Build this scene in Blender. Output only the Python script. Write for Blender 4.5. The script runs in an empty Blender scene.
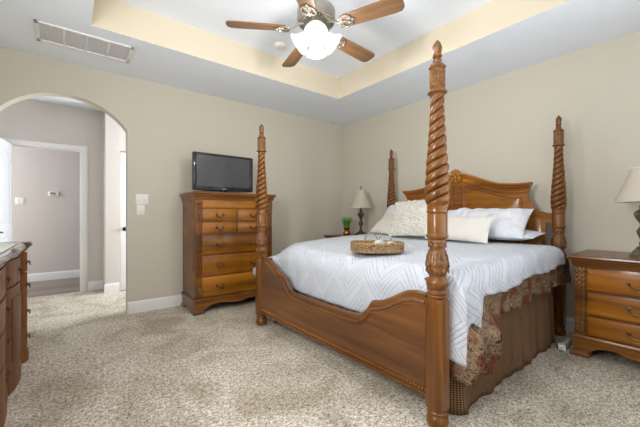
import bpy, bmesh, math, random
from mathutils import Vector, Matrix, noise
PI = math.pi
random.seed(7)
scene = bpy.context.scene
COL = scene.collection
def R(d): return math.radians(d)

# ------------------------------------------------------------------ camera
cam_data = bpy.data.cameras.new('camera')
cam_data.sensor_width = 36.0
cam_data.lens = 36.0 * 320.5 / 640.0
cam_data.shift_y = 1.0 / 640.0
cam_data.clip_start = 0.05
cam = bpy.data.objects.new('camera', cam_data)
cam.location = (0, 0, 1.148)
cam.rotation_euler = (R(90), 0, R(-38.3))
COL.objects.link(cam)
scene.camera = cam

# ------------------------------------------------------------------ world, lights, exposure
world = bpy.data.worlds.new('world'); scene.world = world
world.use_nodes = True
world.node_tree.nodes['Background'].inputs[0].default_value = (0.80, 0.88, 1.0, 1)
world.node_tree.nodes['Background'].inputs[1].default_value = 1.0
vs = scene.view_settings
vs.view_transform = 'Standard'; vs.look = 'None'; vs.exposure = 0.57; vs.gamma = 1.0
vs.use_curve_mapping = False

def area(name, loc, direction, sx, sy, power, color=(1, 1, 1)):
    d = bpy.data.lights.new(name, 'AREA'); d.shape = 'RECTANGLE'
    d.size = sx; d.size_y = sy; d.energy = power; d.color = color
    o = bpy.data.objects.new(name, d); o.location = loc
    o.rotation_euler = Vector(direction).to_track_quat('-Z', 'Y').to_euler()
    COL.objects.link(o); return o
# fill lights added out of view, at made-up windows and the corridor end
area('added_side_light', (-0.86, 1.08, 1.72), (1, 0.05, 0.25), 0.5, 0.8, 42, (0.94, 0.97, 1.0))  # added side light, placed to throw the post's shadow on the head wall
area('added_back_fill', (2.00, -0.44, 1.50), (-0.7, 1, 1.0), 2.3, 1.55, 15, (0.91, 0.96, 1.0))  # unseen fill, added to brighten the arch wall and ceiling
# unseen area light added beside the camera, aimed up to bounce off the ceiling
area('added_bounce_fill', (-0.25, 0.45, 1.85), (-0.05, 0.25, 1), 0.35, 0.35, 20, (0.95, 0.975, 1.0))
area('added_passage_fill', (2.48, 5.0, 1.5), (-1, 0.75, 0.1), 0.8, 1.5, 66, (0.86, 0.93, 1.0))  # added fill that brightens the passage from its unseen end
area('added_corridor_fill', (-2.28, 6.6, 1.6), (1, 0, 0), 0.9, 1.5, 27, (0.95, 0.97, 1.0))  # added fill for the corridor; no window is modelled there
FAN_BULB = 16.0

# ------------------------------------------------------------------ materials
def new_mat(name):
    m = bpy.data.materials.new(name); m.use_nodes = True
    nt = m.node_tree; b = nt.nodes['Principled BSDF']
    return m, nt, b
def N(nt, t, **kw):
    n = nt.nodes.new(t)
    for k, v in kw.items():
        if k.startswith('i_'):
            key = k[2:]
            key = int(key) if key.isdigit() else key.replace('_', ' ')
            n.inputs[key].default_value = v
        else: setattr(n, k, v)
    return n
def L(nt, a, b): nt.links.new(a, b)
def srgb(r, g, b):
    f = lambda c: (c/255/12.92) if c/255 <= 0.04045 else ((c/255+0.055)/1.055)**2.4
    return (f(r), f(g), f(b), 1)
def ramp(nt, stops):
    n = nt.nodes.new('ShaderNodeValToRGB')
    e = n.color_ramp.elements
    while len(e) < len(stops): e.new(0.5)
    for k, (p, c) in zip(e, stops): k.position = p; k.color = c
    return n
def coords(nt, scale=(1, 1, 1), which='Object', rot=(0, 0, 0)):
    t = N(nt, 'ShaderNodeTexCoord'); m = N(nt, 'ShaderNodeMapping')
    m.inputs['Scale'].default_value = scale; m.inputs['Rotation'].default_value = rot
    L(nt, t.outputs[which], m.inputs[0]); return m.outputs[0]
def plain(name, col, rough=0.5, metal=0.0, vary=0.06, scale=30, bump=0.0, spec=0.5):
    m, nt, b = new_mat(name)
    v = coords(nt)
    n = N(nt, 'ShaderNodeTexNoise', i_Scale=scale, i_Detail=4.0); L(nt, v, n.inputs['Vector'])
    lo = tuple(max(0, c*(1-vary)) for c in col[:3])+(1,); hi = tuple(min(1, c*(1+vary)) for c in col[:3])+(1,)
    r = ramp(nt, [(0.3, lo), (0.7, hi)]); L(nt, n.outputs['Fac'], r.inputs[0]); L(nt, r.outputs[0], b.inputs['Base Color'])
    b.inputs['Roughness'].default_value = rough; b.inputs['Metallic'].default_value = metal
    b.inputs['Specular IOR Level'].default_value = spec
    if bump:
        bp = N(nt, 'ShaderNodeBump', i_Strength=bump, i_Distance=0.01); L(nt, n.outputs['Fac'], bp.inputs['Height']); L(nt, bp.outputs[0], b.inputs['Normal'])
    return m
def wood(name, dark, mid, light, axis='Z', rough=0.32, scale=1.0, coat=0.25):
    m, nt, b = new_mat(name)
    sc = {'X': (1.6, 22, 22), 'Y': (22, 1.6, 22), 'Z': (22, 22, 1.6)}[axis]
    v = coords(nt, tuple(s*scale for s in sc))
    n1 = N(nt, 'ShaderNodeTexNoise', i_Scale=1.0, i_Detail=6.0, i_Roughness=0.6, i_Distortion=0.6); L(nt, v, n1.inputs['Vector'])
    v2 = coords(nt, tuple(s*0.16*scale for s in sc))
    n2 = N(nt, 'ShaderNodeTexNoise', i_Scale=1.0, i_Detail=3.0, i_Distortion=1.2); L(nt, v2, n2.inputs['Vector'])
    mx = N(nt, 'ShaderNodeMath', operation='MULTIPLY_ADD'); L(nt, n2.outputs['Fac'], mx.inputs[0]); mx.inputs[1].default_value = 0.7
    ml = N(nt, 'ShaderNodeMath', operation='MULTIPLY'); L(nt, n1.outputs['Fac'], ml.inputs[0]); ml.inputs[1].default_value = 0.4
    L(nt, ml.outputs[0], mx.inputs[2])
    r = ramp(nt, [(0.36, dark), (0.53, mid), (0.72, light)]); L(nt, mx.outputs[0], r.inputs[0])
    L(nt, r.outputs[0], b.inputs['Base Color'])
    b.inputs['Roughness'].default_value = rough
    b.inputs['Coat Weight'].default_value = coat; b.inputs['Coat Roughness'].default_value = 0.12; b.inputs['Specular IOR Level'].default_value = 0.3
    bp = N(nt, 'ShaderNodeBump', i_Strength=0.06, i_Distance=0.002); L(nt, n1.outputs['Fac'], bp.inputs['Height']); L(nt, bp.outputs[0], b.inputs['Normal'])
    return m

M = {}
M['wall'] = plain('wall_paint_beige', srgb(206, 199, 183), 0.85, vary=0.015, scale=90, bump=0.05, spec=0.2)
M['wall_hall'] = plain('hall_paint_greige', srgb(208, 201, 194), 0.85, vary=0.015, scale=90, bump=0.05, spec=0.2)
M['ceiling'] = plain('ceiling_paint_white', srgb(240, 245, 252), 0.9, vary=0.012, scale=120, bump=0.06, spec=0.2)
M['tray'] = plain('tray_paint_cream', srgb(222, 211, 189), 0.85, vary=0.015, scale=90, bump=0.05, spec=0.2)
M['trim'] = plain('trim_paint_white', srgb(232, 230, 228), 0.4, vary=0.01)
M['door'] = plain('door_paint_white', srgb(230, 230, 232), 0.4, vary=0.01)
M['plastic'] = plain('white_plastic', srgb(236, 234, 228), 0.35, vary=0.01)
M['plastic_grey'] = plain('grey_plastic', srgb(150, 152, 152), 0.4, vary=0.02)
M['screen_lcd'] = plain('thermostat_display', srgb(120, 130, 118), 0.2, vary=0.03)
M['black_metal'] = plain('black_metal', srgb(28, 26, 26), 0.35, 0.6)
M['bronze'] = plain('antique_bronze', srgb(92, 78, 58), 0.36, 0.75, vary=0.35, scale=60)
M['lamp_metal'] = plain('lamp_bronze', srgb(96, 84, 70), 0.36, 0.5, vary=0.4, scale=50)
M['copper'] = plain('copper', srgb(196, 122, 62), 0.25, 0.9, vary=0.15)
M['nickel'] = plain('brushed_nickel', srgb(168, 162, 150), 0.34, 0.8, vary=0.1)
M['vent_dark'] = plain('vent_filter', srgb(214, 215, 216), 0.9, vary=0.04)
M['oak_z'] = wood('honey_wood_upright', srgb(66, 37, 12), srgb(122, 75, 28), srgb(162, 106, 46), 'Z')
M['oak_y'] = wood('honey_wood_rail', srgb(92, 52, 14), srgb(148, 90, 30), srgb(186, 122, 46), 'Y')
M['oak_x'] = wood('honey_wood_case', srgb(68, 38, 12), srgb(116, 70, 24), srgb(150, 96, 38), 'X')
M['front_x'] = wood('honey_wood_drawer', srgb(96, 54, 10), srgb(150, 92, 22), srgb(184, 122, 40), 'X')
M['front_y'] = wood('honey_wood_drawer_side', srgb(110, 62, 14), srgb(158, 98, 30), srgb(190, 126, 48), 'Y')
M['foot_y'] = wood('honey_wood_footboard_shaded', srgb(70, 42, 20), srgb(106, 66, 34), srgb(130, 86, 46), 'Y', rough=0.36)  # footboard's shaded side put into the colour, a darker honey wood
M['dresser'] = wood('brown_dresser_wood', srgb(70, 40, 20), srgb(108, 64, 34), srgb(140, 88, 50), 'Z', rough=0.5, coat=0.04)
M['dresser_top'] = wood('brown_dresser_top', srgb(92, 76, 64), srgb(106, 88, 74), srgb(118, 100, 86), 'Y', rough=0.2)
M['carved'] = plain('carved_wood', srgb(116, 74, 32), 0.36, vary=0.5, scale=45, bump=0.2)
M['blade'] = wood('fan_blade_wood', srgb(84, 60, 40), srgb(122, 90, 62), srgb(158, 120, 84), 'X', rough=0.45, scale=1.6, coat=0.05)

def floor_mat():
    m, nt, b = new_mat('carpet_frieze')
    v = coords(nt)
    n1 = N(nt, 'ShaderNodeTexNoise', i_Scale=230.0, i_Detail=2.0, i_Roughness=0.7); L(nt, v, n1.inputs['Vector'])
    n2 = N(nt, 'ShaderNodeTexNoise', i_Scale=2.1, i_Detail=6.0, i_Distortion=0.9, i_Roughness=0.6); L(nt, v, n2.inputs['Vector'])
    n3 = N(nt, 'ShaderNodeTexNoise', i_Scale=84.0, i_Detail=4.0, i_Roughness=0.8); L(nt, v, n3.inputs['Vector'])
    a = N(nt, 'ShaderNodeMath', operation='MULTIPLY_ADD'); L(nt, n3.outputs['Fac'], a.inputs[0]); a.inputs[1].default_value = 0.42
    n4 = N(nt, 'ShaderNodeTexNoise', i_Scale=38.0, i_Detail=5.0, i_Roughness=0.85); L(nt, v, n4.inputs['Vector'])
    s1 = N(nt, 'ShaderNodeMath', operation='MULTIPLY'); L(nt, n1.outputs['Fac'], s1.inputs[0]); s1.inputs[1].default_value = 0.20
    s4 = N(nt, 'ShaderNodeMath', operation='MULTIPLY_ADD'); L(nt, n4.outputs['Fac'], s4.inputs[0]); s4.inputs[1].default_value = 0.38
    L(nt, s1.outputs[0], s4.inputs[2]); L(nt, s4.outputs[0], a.inputs[2])
    r = ramp(nt, [(0.41, srgb(84, 74, 62)), (0.495, srgb(194, 182, 164)), (0.57, srgb(255, 247, 234))]); L(nt, a.outputs[0], r.inputs[0])
    r2 = ramp(nt, [(0.36, (0.70, 0.67, 0.62, 1)), (0.58, (1.0, 1.0, 1.0, 1))]); L(nt, n2.outputs['Fac'], r2.inputs[0])
    mm = N(nt, 'ShaderNodeMix', data_type='RGBA', blend_type='MULTIPLY'); mm.inputs[0].default_value = 1.0
    L(nt, r.outputs[0], mm.inputs[6]); L(nt, r2.outputs[0], mm.inputs[7]); L(nt, mm.outputs[2], b.inputs['Base Color'])
    b.inputs['Roughness'].default_value = 0.95; b.inputs['Specular IOR Level'].default_value = 0.1
    bp = N(nt, 'ShaderNodeBump', i_Strength=0.4, i_Distance=0.01); L(nt, a.outputs[0], bp.inputs['Height']); L(nt, bp.outputs[0], b.inputs['Normal'])
    return m
M['carpet'] = floor_mat()
M['corridor_floor'] = wood('corridor_floor_planks', srgb(92, 78, 70), srgb(122, 106, 96), srgb(140, 124, 112), 'X', rough=0.4, scale=0.7)

def comforter_mat():
    m, nt, b = new_mat('white_chevron_comforter')
    uv = N(nt, 'ShaderNodeTexCoord'); sp = N(nt, 'ShaderNodeSeparateXYZ'); L(nt, uv.outputs['UV'], sp.inputs[0])
    def math(op, a, c=None, d=None):
        n = N(nt, 'ShaderNodeMath', operation=op)
        for i, q in enumerate((a, c, d)):
            if q is None: continue
            if isinstance(q, (int, float)): n.inputs[i].default_value = q
            else: L(nt, q, n.inputs[i])
        return n.outputs[0]
    tri = math('PINGPONG', sp.outputs['Y'], 0.16)
    t = math('MULTIPLY_ADD', tri, 1.25, sp.outputs['X'])
    saw = math('FRACT', math('DIVIDE', t, 0.044))
    band = math('ABSOLUTE', math('SUBTRACT', saw, 0.5))
    ln = math('SMOOTH_MIN', math('MULTIPLY', band, 4.0), 1.0, 0.2)
    big = math('FRACT', math('DIVIDE', t, 0.264))
    grp = math('GREATER_THAN', big, 0.18)
    nz = N(nt, 'ShaderNodeTexNoise', i_Scale=55.0, i_Detail=3.0); L(nt, uv.outputs['UV'], nz.inputs['Vector'])
    tuft = math('MULTIPLY', math('SUBTRACT', 1.0, ln), grp)
    tuft = math('MULTIPLY', tuft, math('GREATER_THAN', nz.outputs['Fac'], 0.40))
    r = ramp(nt, [(0.0, srgb(203, 206, 213)), (1.0, srgb(187, 190, 197))]); L(nt, tuft, r.inputs[0]); L(nt, r.outputs[0], b.inputs['Base Color'])
    b.inputs['Roughness'].default_value = 0.9; b.inputs['Specular IOR Level'].default_value = 0.15
    b.inputs['Sheen Weight'].default_value = 0.1
    h = math('ADD', math('MULTIPLY', tuft, -0.8), math('MULTIPLY', nz.outputs['Fac'], 0.5))
    bp = N(nt, 'ShaderNodeBump', i_Strength=0.6, i_Distance=0.008); L(nt, h, bp.inputs['Height']); L(nt, bp.outputs[0], b.inputs['Normal'])
    return m
M['comforter'] = comforter_mat()
def cloth(name, col, scale=260, bump=0.35, vary=0.05):
    m = plain(name, col, 0.92, vary=vary, scale=scale, bump=bump, spec=0.15); return m
M['pillow_white'] = cloth('white_cotton', srgb(222, 223, 228), 12, 0.12, 0.02)
M['pillow_cream'] = cloth('cream_linen', srgb(222, 217, 207), 300, 0.3, 0.05)
M['pillow_knit'] = cloth('ivory_knit', srgb(226, 220, 208), 180, 0.6, 0.08)
M['pillow_fluffy'] = cloth('ivory_ruffle', srgb(228, 223, 213), 70, 0.4, 0.08)
M['runner'] = cloth('white_runner', srgb(232, 230, 222), 200, 0.2, 0.03)
M['mattress'] = cloth('mattress_ticking', srgb(205, 200, 190), 80, 0.2)

def floral_mat():
    m, nt, b = new_mat('paisley_brown_cotton')
    v = coords(nt, which='UV')
    w = N(nt, 'ShaderNodeTexNoise', i_Scale=9.0, i_Detail=2.0); L(nt, v, w.inputs['Vector'])
    va = N(nt, 'ShaderNodeVectorMath', operation='MULTIPLY_ADD'); L(nt, w.outputs['Color'], va.inputs[0]); va.inputs[1].default_value = (0.06, 0.06, 0); L(nt, v, va.inputs[2])
    n = N(nt, 'ShaderNodeTexNoise', i_Scale=26.0, i_Detail=3.0, i_Distortion=1.6); L(nt, va.outputs[0], n.inputs['Vector'])
    r = ramp(nt, [(0.34, srgb(54, 38, 28)), (0.44, srgb(104, 82, 62)), (0.53, srgb(152, 130, 102)), (0.60, srgb(84, 62, 46)), (0.68, srgb(168, 146, 116))]); L(nt, n.outputs['Fac'], r.inputs[0])
    v2 = N(nt, 'ShaderNodeTexNoise', i_Scale=7.0, i_Detail=1.0); L(nt, v, v2.inputs['Vector'])
    r2 = ramp(nt, [(0.54, (0, 0, 0, 1)), (0.60, (1, 1, 1, 1))]); L(nt, v2.outputs['Fac'], r2.inputs[0])
    vo = N(nt, 'ShaderNodeTexVoronoi', i_Scale=60.0); L(nt, v, vo.inputs['Vector'])
    r3 = ramp(nt, [(0.25, srgb(86, 22, 20)), (0.5, srgb(116, 70, 50))]); L(nt, vo.outputs['Distance'], r3.inputs[0])
    mx = N(nt, 'ShaderNodeMix', data_type='RGBA'); L(nt, r2.outputs[0], mx.inputs[0]); L(nt, r.outputs[0], mx.inputs[6]); L(nt, r3.outputs[0], mx.inputs[7])
    L(nt, mx.outputs[2], b.inputs['Base Color']); b.inputs['Roughness'].default_value = 0.8; b.inputs['Specular IOR Level'].default_value = 0.25
    return m
M['floral'] = floral_mat()
def skirt_mat():
    m, nt, b = new_mat('brown_diamond_weave')
    v = coords(nt, (110, 110, 110), 'UV', (0, 0, R(45)))
    ck = N(nt, 'ShaderNodeTexChecker', i_Scale=1.0); L(nt, v, ck.inputs['Vector'])
    ck.inputs['Color1'].default_value = srgb(82, 52, 28); ck.inputs['Color2'].default_value = srgb(150, 112, 70)
    n = N(nt, 'ShaderNodeTexNoise', i_Scale=240.0); L(nt, coords(nt, which='UV'), n.inputs['Vector'])
    mx = N(nt, 'ShaderNodeMix', data_type='RGBA', blend_type='OVERLAY'); mx.inputs[0].default_value = 0.4
    L(nt, ck.outputs['Color'], mx.inputs[6]); L(nt, n.outputs['Color'], mx.inputs[7])
    hs = N(nt, 'ShaderNodeHueSaturation'); hs.inputs['Saturation'].default_value = 0.85; L(nt, mx.outputs[2], hs.inputs['Color'])
    L(nt, hs.outputs[0], b.inputs['Base Color']); b.inputs['Roughness'].default_value = 0.85; b.inputs['Specular IOR Level'].default_value = 0.2
    return m
M['skirt'] = skirt_mat()
def shade_mat(name, col, trans, emit=0.0):
    m, nt, b = new_mat(name)
    n = N(nt, 'ShaderNodeTexNoise', i_Scale=180.0); L(nt, coords(nt), n.inputs['Vector'])
    r = ramp(nt, [(0.3, tuple(c*0.96 for c in col[:3])+(1,)), (0.7, col)]); L(nt, n.outputs['Fac'], r.inputs[0])
    L(nt, r.outputs[0], b.inputs['Base Color']); b.inputs['Roughness'].default_value = 0.7
    b.inputs['Specular IOR Level'].default_value = 0.2
    if emit:
        b.inputs['Emission Color'].default_value = (1, 0.99, 0.97, 1); b.inputs['Emission Strength'].default_value = emit
        return m
    tl = N(nt, 'ShaderNodeBsdfTranslucent'); L(nt, r.outputs[0], tl.inputs['Color'])
    mx = N(nt, 'ShaderNodeMixShader'); mx.inputs[0].default_value = trans
    L(nt, b.outputs[0], mx.inputs[1]); L(nt, tl.outputs[0], mx.inputs[2])
    L(nt, mx.outputs[0], nt.nodes['Material Output'].inputs['Surface'])
    return m
M['lampshade'] = shade_mat('fabric_lampshade', srgb(232, 222, 206), 0.4)
M['fan_glass'] = shade_mat('lit_frosted_glass', srgb(245, 245, 245), 0.5, emit=0.30)
M['tv_black'] = plain('tv_bezel', srgb(34, 34, 36), 0.22, vary=0.05)
M['tv_gloss'] = plain('tv_glossy_edge', srgb(46, 46, 50), 0.12, vary=0.03)
def screen_mat():
    m, nt, b = new_mat('tv_screen')
    n = N(nt, 'ShaderNodeTexNoise', i_Scale=3.0); L(nt, coords(nt), n.inputs['Vector'])
    r = ramp(nt, [(0.3, srgb(70, 70, 72)), (0.7, srgb(78, 78, 80))]); L(nt, n.outputs['Fac'], r.inputs[0]); L(nt, r.outputs[0], b.inputs['Base Color'])
    b.inputs['Roughness'].default_value = 0.3; b.inputs['Specular IOR Level'].default_value = 0.5
    return m
M['tv_screen'] = screen_mat()
M['logo'] = plain('logo_silver', srgb(205, 205, 208), 0.4, vary=0.01)
def wicker_mat():
    m, nt, b = new_mat('wicker')
    n = N(nt, 'ShaderNodeTexNoise', i_Scale=75.0, i_Detail=3.0, i_Roughness=0.7); L(nt, coords(nt), n.inputs['Vector'])
    r = ramp(nt, [(0.32, srgb(66, 44, 24)), (0.47, srgb(140, 108, 70)), (0.66, srgb(192, 164, 122))]); L(nt, n.outputs['Fac'], r.inputs[0])
    L(nt, r.outputs[0], b.inputs['Base Color']); b.inputs['Roughness'].default_value = 0.7
    return m
M['wicker'] = wicker_mat()
M['ornament'] = plain('grey_white_glaze', srgb(176, 172, 170), 0.2, vary=0.5, scale=22)
M['grass'] = plain('grass_green', srgb(86, 152, 52), 0.6, vary=0.4, scale=60)
M['soil'] = plain('soil', srgb(60, 44, 32), 0.95, vary=0.4, scale=80)
M['cord'] = plain('cord_grey', srgb(170, 170, 168), 0.5, vary=0.02)
m, nt, b = new_mat('window_glass')
tr = N(nt, 'ShaderNodeBsdfTransparent'); gl = N(nt, 'ShaderNodeBsdfGlossy', i_Roughness=0.02); mx = N(nt, 'ShaderNodeMixShader'); mx.inputs[0].default_value = 0.05
L(nt, tr.outputs[0], mx.inputs[1]); L(nt, gl.outputs[0], mx.inputs[2]); L(nt, mx.outputs[0], nt.nodes['Material Output'].inputs['Surface'])
M['glass'] = m

# ------------------------------------------------------------------ mesh helpers
def sm(t): t = max(0.0, min(1.0, t)); return t*t*(3-2*t)
class MB:
    def __init__(s): s.bm = bmesh.new(); s.uv = None
    def _x(s, vs, mat):
        if mat is not None: bmesh.ops.transform(s.bm, matrix=mat, verts=vs)
    def box(s, x0, x1, y0, y1, z0, z1, bevel=0.0, seg=2, mat=None):
        r = bmesh.ops.create_cube(s.bm, size=1.0); vs = r['verts']
        for v in vs:
            v.co = Vector(((x0+x1)/2+v.co.x*(x1-x0), (y0+y1)/2+v.co.y*(y1-y0), (z0+z1)/2+v.co.z*(z1-z0)))
        if bevel > 0:
            es = list({e for v in vs for e in v.link_edges})
            r2 = bmesh.ops.bevel(s.bm, geom=es, offset=bevel, segments=seg, affect='EDGES', profile=0.5)
            vs = list({v for f in r2['faces'] for v in f.verts} | {v for v in vs if v.is_valid})
        s._x(vs, mat); return s
    def rings(s, rings, cap0=True, cap1=True, mat=None):
        rows = [[s.bm.verts.new(p) for p in r] for r in rings]
        n = len(rows[0])
        for a, c in zip(rows[:-1], rows[1:]):
            for i in range(n):
                try: s.bm.faces.new((a[i], a[(i+1) % n], c[(i+1) % n], c[i]))
                except ValueError: pass
        if cap0: s.bm.faces.new(list(reversed(rows[0])))
        if cap1: s.bm.faces.new(rows[-1])
        s._x([v for r in rows for v in r], mat); return s
    def lathe(s, prof, seg=24, c=(0, 0, 0), mat=None, cap0=True, cap1=True, fn=None):
        rs = []
        for r, z in prof:
            ring = []
            for i in range(seg):
                a = 2*PI*i/seg; q = max(r, 1e-4)*(fn(a, z) if fn else 1)
                ring.append((c[0]+q*math.cos(a), c[1]+q*math.sin(a), c[2]+z))
            rs.append(ring)
        return s.rings(rs, cap0, cap1, mat)
    def prism(s, poly, axis, t0, t1, bevel=0.0, mat=None):
        f = {'x': lambda a, b, t: (t, a, b), 'y': lambda a, b, t: (a, t, b), 'z': lambda a, b, t: (a, b, t)}[axis]
        A = [s.bm.verts.new(f(a, b, t0)) for a, b in poly]; B = [s.bm.verts.new(f(a, b, t1)) for a, b in poly]
        n = len(poly); fs = [s.bm.faces.new(A), s.bm.faces.new(list(reversed(B)))]
        for i in range(n): s.bm.faces.new((A[i], B[i], B[(i+1) % n], A[(i+1) % n]))
        if bevel > 0:
            es = [e for f_ in fs for e in f_.edges]
            bmesh.ops.bevel(s.bm, geom=es, offset=bevel, segments=2, affect='EDGES', profile=0.5)
        s._x(A+B, mat); return s
    def tube(s, path, r, seg=8, closed=False, cap=True):
        P = [Vector(p) for p in path]; n = len(P); rs = []
        up = None
        for i, p in enumerate(P):
            if closed: t = P[(i+1) % n]-P[i-1]
            else: t = P[min(i+1, n-1)]-P[max(i-1, 0)]
            t.normalize()
            if up is None:
                up = Vector((0, 0, 1)) if abs(t.z) < 0.9 else Vector((1, 0, 0))
            a = t.cross(up); 
            if a.length < 1e-5: a = t.orthogonal()
            a.normalize(); b_ = a.cross(t); up = b_
            q = r(i/(n-1)) if callable(r) else r
            rs.append([p+(a*math.cos(2*PI*k/seg)+b_*math.sin(2*PI*k/seg))*q for k in range(seg)])
        if closed: rs.append(rs[0])
        return s.rings(rs, cap and not closed, cap and not closed)
    def ell(s, c, r, useg=14, vseg=8, mat=None):
        m_ = Matrix.Translation(c) @ (mat.to_4x4() if mat is not None else Matrix.Identity(4)) @ Matrix.Diagonal((r[0], r[1], r[2], 1))
        bmesh.ops.create_uvsphere(s.bm, u_segments=useg, v_segments=vseg, radius=1.0, matrix=m_); return s
    def grid(s, fn, nu, nv, uvf=None, closed_v=False):
        if uvf and s.uv is None: s.uv = s.bm.loops.layers.uv.new('UVMap')
        V = [[s.bm.verts.new(fn(i/(nu-1), j/(nv-1))) for j in range(nv)] for i in range(nu)]
        for i in range(nu-1):
            for j in range(nv-1):
                f = s.bm.faces.new((V[i][j], V[i+1][j], V[i+1][j+1], V[i][j+1]))
                if uvf:
                    for lp, (a, b_) in zip(f.loops, ((i, j), (i+1, j), (i+1, j+1), (i, j+1))):
                        lp[s.uv].uv = uvf(a/(nu-1), b_/(nv-1))
        return s
    def rectloft(s, x0, x1, y0, y1, prof, grow=(1, 1, 1, 1)):
        # stacked rectangle moulding; prof = [(offset, z)], grow = which sides step out (x-, x+, y-, y+)
        rs = []
        for o, z in prof:
            a, b_, c, d = x0-o*grow[0], x1+o*grow[1], y0-o*grow[2], y1+o*grow[3]
            rs.append([(a, c, z), (b_, c, z), (b_, d, z), (a, d, z)])
        return s.rings(rs)
    def build(s, name, mat, parent=None, loc=None, smooth=True, angle=38, thick=0, sub=0):
        bmesh.ops.recalc_face_normals(s.bm, faces=s.bm.faces[:])
        me = bpy.data.meshes.new(name); s.bm.to_mesh(me); s.bm.free()
        me.materials.append(mat)
        if smooth:
            for p in me.polygons: p.use_smooth = True
            me.set_sharp_from_angle(angle=R(angle))
        o = bpy.data.objects.new(name, me); COL.objects.link(o)
        if parent: o.parent = parent
        if loc: o.location = loc
        if thick:
            md = o.modifiers.new('thickness', 'SOLIDIFY'); md.thickness = thick; md.offset = -1
        if sub:
            md = o.modifiers.new('smooth', 'SUBSURF'); md.levels = sub; md.render_levels = sub
        return o
def thing(name, label, cat, loc=(0, 0, 0), rz=0.0, group=None):
    o = bpy.data.objects.new(name, None); o.location = loc; o.rotation_euler = (0, 0, rz); o.empty_display_size = 0.1
    COL.objects.link(o); return tag(o, label, cat, group)
def tag(o, label, cat, group=None):
    o['label'] = label; o['category'] = cat
    if group: o['group'] = group
    return o
def struct(o, label=None, cat=None):
    o['kind'] = 'structure'
    if label: o['label'] = label
    if cat: o['category'] = cat
    return o
def copy_tree(o, parent=None, label=None, loc=None):
    c = o.copy(); COL.objects.link(c)
    if parent: c.parent = parent
    for ch in [q for q in bpy.data.objects if q.parent == o]: copy_tree(ch, c)
    if label: c['label'] = label
    if loc: c.location = loc
    return c

# ------------------------------------------------------------------ room shell
XL, XR, YB, YA, H = -0.78, 3.892, -0.36, 4.274, 2.74
HY, SY, CY = 5.95, 5.60, 7.35           # passage wall, nearer stub wall, corridor wall
struct(MB().box(-0.92, 4.0, -0.5, 5.96, -0.1, 0).build('floor', M['carpet']), 'beige speckled frieze carpet of bedroom and passage', 'carpet')
struct(MB().box(-2.4, 2.6, 5.96, 7.5, -0.1, -0.001).build('floor_corridor', M['corridor_floor']), 'grey brown hard floor beyond the passage doorway', 'floor')
# arch wall
AX0, AX1, AZ, AT = -0.545, 0.548, 2.115, 2.408
hw = (AX1-AX0)/2; rise = AT-AZ; RR = (hw*hw+rise*rise)/(2*rise); acx = (AX0+AX1)/2
pts = [(XL-0.14, 0), (AX0, 0)]
for i in range(41):
    x = AX0+(AX1-AX0)*i/40
    pts.append((x, AT-RR+math.sqrt(max(0, RR*RR-(x-acx)**2))))
pts += [(AX1, 0), (XR+0.14, 0), (XR+0.14, H), (XL-0.14, H)]
struct(MB().prism(pts, 'y', YA, YA+0.14).build('wall_left', M['wall'], angle=25), 'beige wall with the arched opening', 'wall')
struct(MB().box(XR, XR+0.14, YB-0.14, YA, 0, H).build('wall_head', M['wall']), 'beige wall behind the headboard', 'wall')
def wall_with_window(name, axis, t0, t1, a0, a1, w0, w1, z0, z1, mat):
    mb = MB()
    for (p0, p1, q0, q1) in ((a0, w0, 0, H), (w1, a1, 0, H), (w0, w1, 0, z0), (w0, w1, z1, H)):
        if axis == 'x': mb.box(t0, t1, p0, p1, q0, q1)
        else: mb.box(p0, p1, t0, t1, q0, q1)
    return struct(mb.build(name, mat))
wall_with_window('wall_dresser', 'x', XL-0.14, XL, YB-0.14, YA, 0.72, 1.44, 1.15, 2.30, M['wall'])
wall_with_window('wall_back', 'y', YB-0.14, YB, XL, XR, 0.85, 3.15, 0.75, 2.28, M['wall'])
def window(name, axis, t, a0, a1, z0, z1, n):
    fr = MB(); w = 0.05
    def bar(p0, p1, q0, q1, d=0.03):
        if axis == 'x': fr.box(t-d, t+d, p0, p1, q0, q1, 0.004)
        else: fr.box(p0, p1, t-d, t+d, q0, q1, 0.004)
    bar(a0, a0+w, z0, z1); bar(a1-w, a1, z0, z1); bar(a0+w, a1-w, z0, z0+w); bar(a0+w, a1-w, z1-w, z1)
    for k in range(1, n): bar(a0+(a1-a0)*k/n-0.02, a0+(a1-a0)*k/n+0.02, z0+w, z1-w)
    bar(a0+w, a1-w, (z0+z1)/2-0.018, (z0+z1)/2+0.018, 0.018)
    f = struct(fr.build(name, M['trim']), None, None)
    g = MB()
    if axis == 'x': g.box(t-0.002, t+0.002, a0+w, a1-w, z0+w, z1-w)
    else: g.box(a0+w, a1-w, t-0.002, t+0.002, z0+w, z1-w)
    g.build('window_pane', M['glass'], f)
window('added_window_1', 'x', XL-0.03, 0.72, 1.44, 1.15, 2.30, 1)  # made-up window framing the added side light
window('added_window_2', 'y', YB-0.03, 0.85, 3.15, 0.75, 2.28, 3)  # made-up window in front of the added back fill
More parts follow.
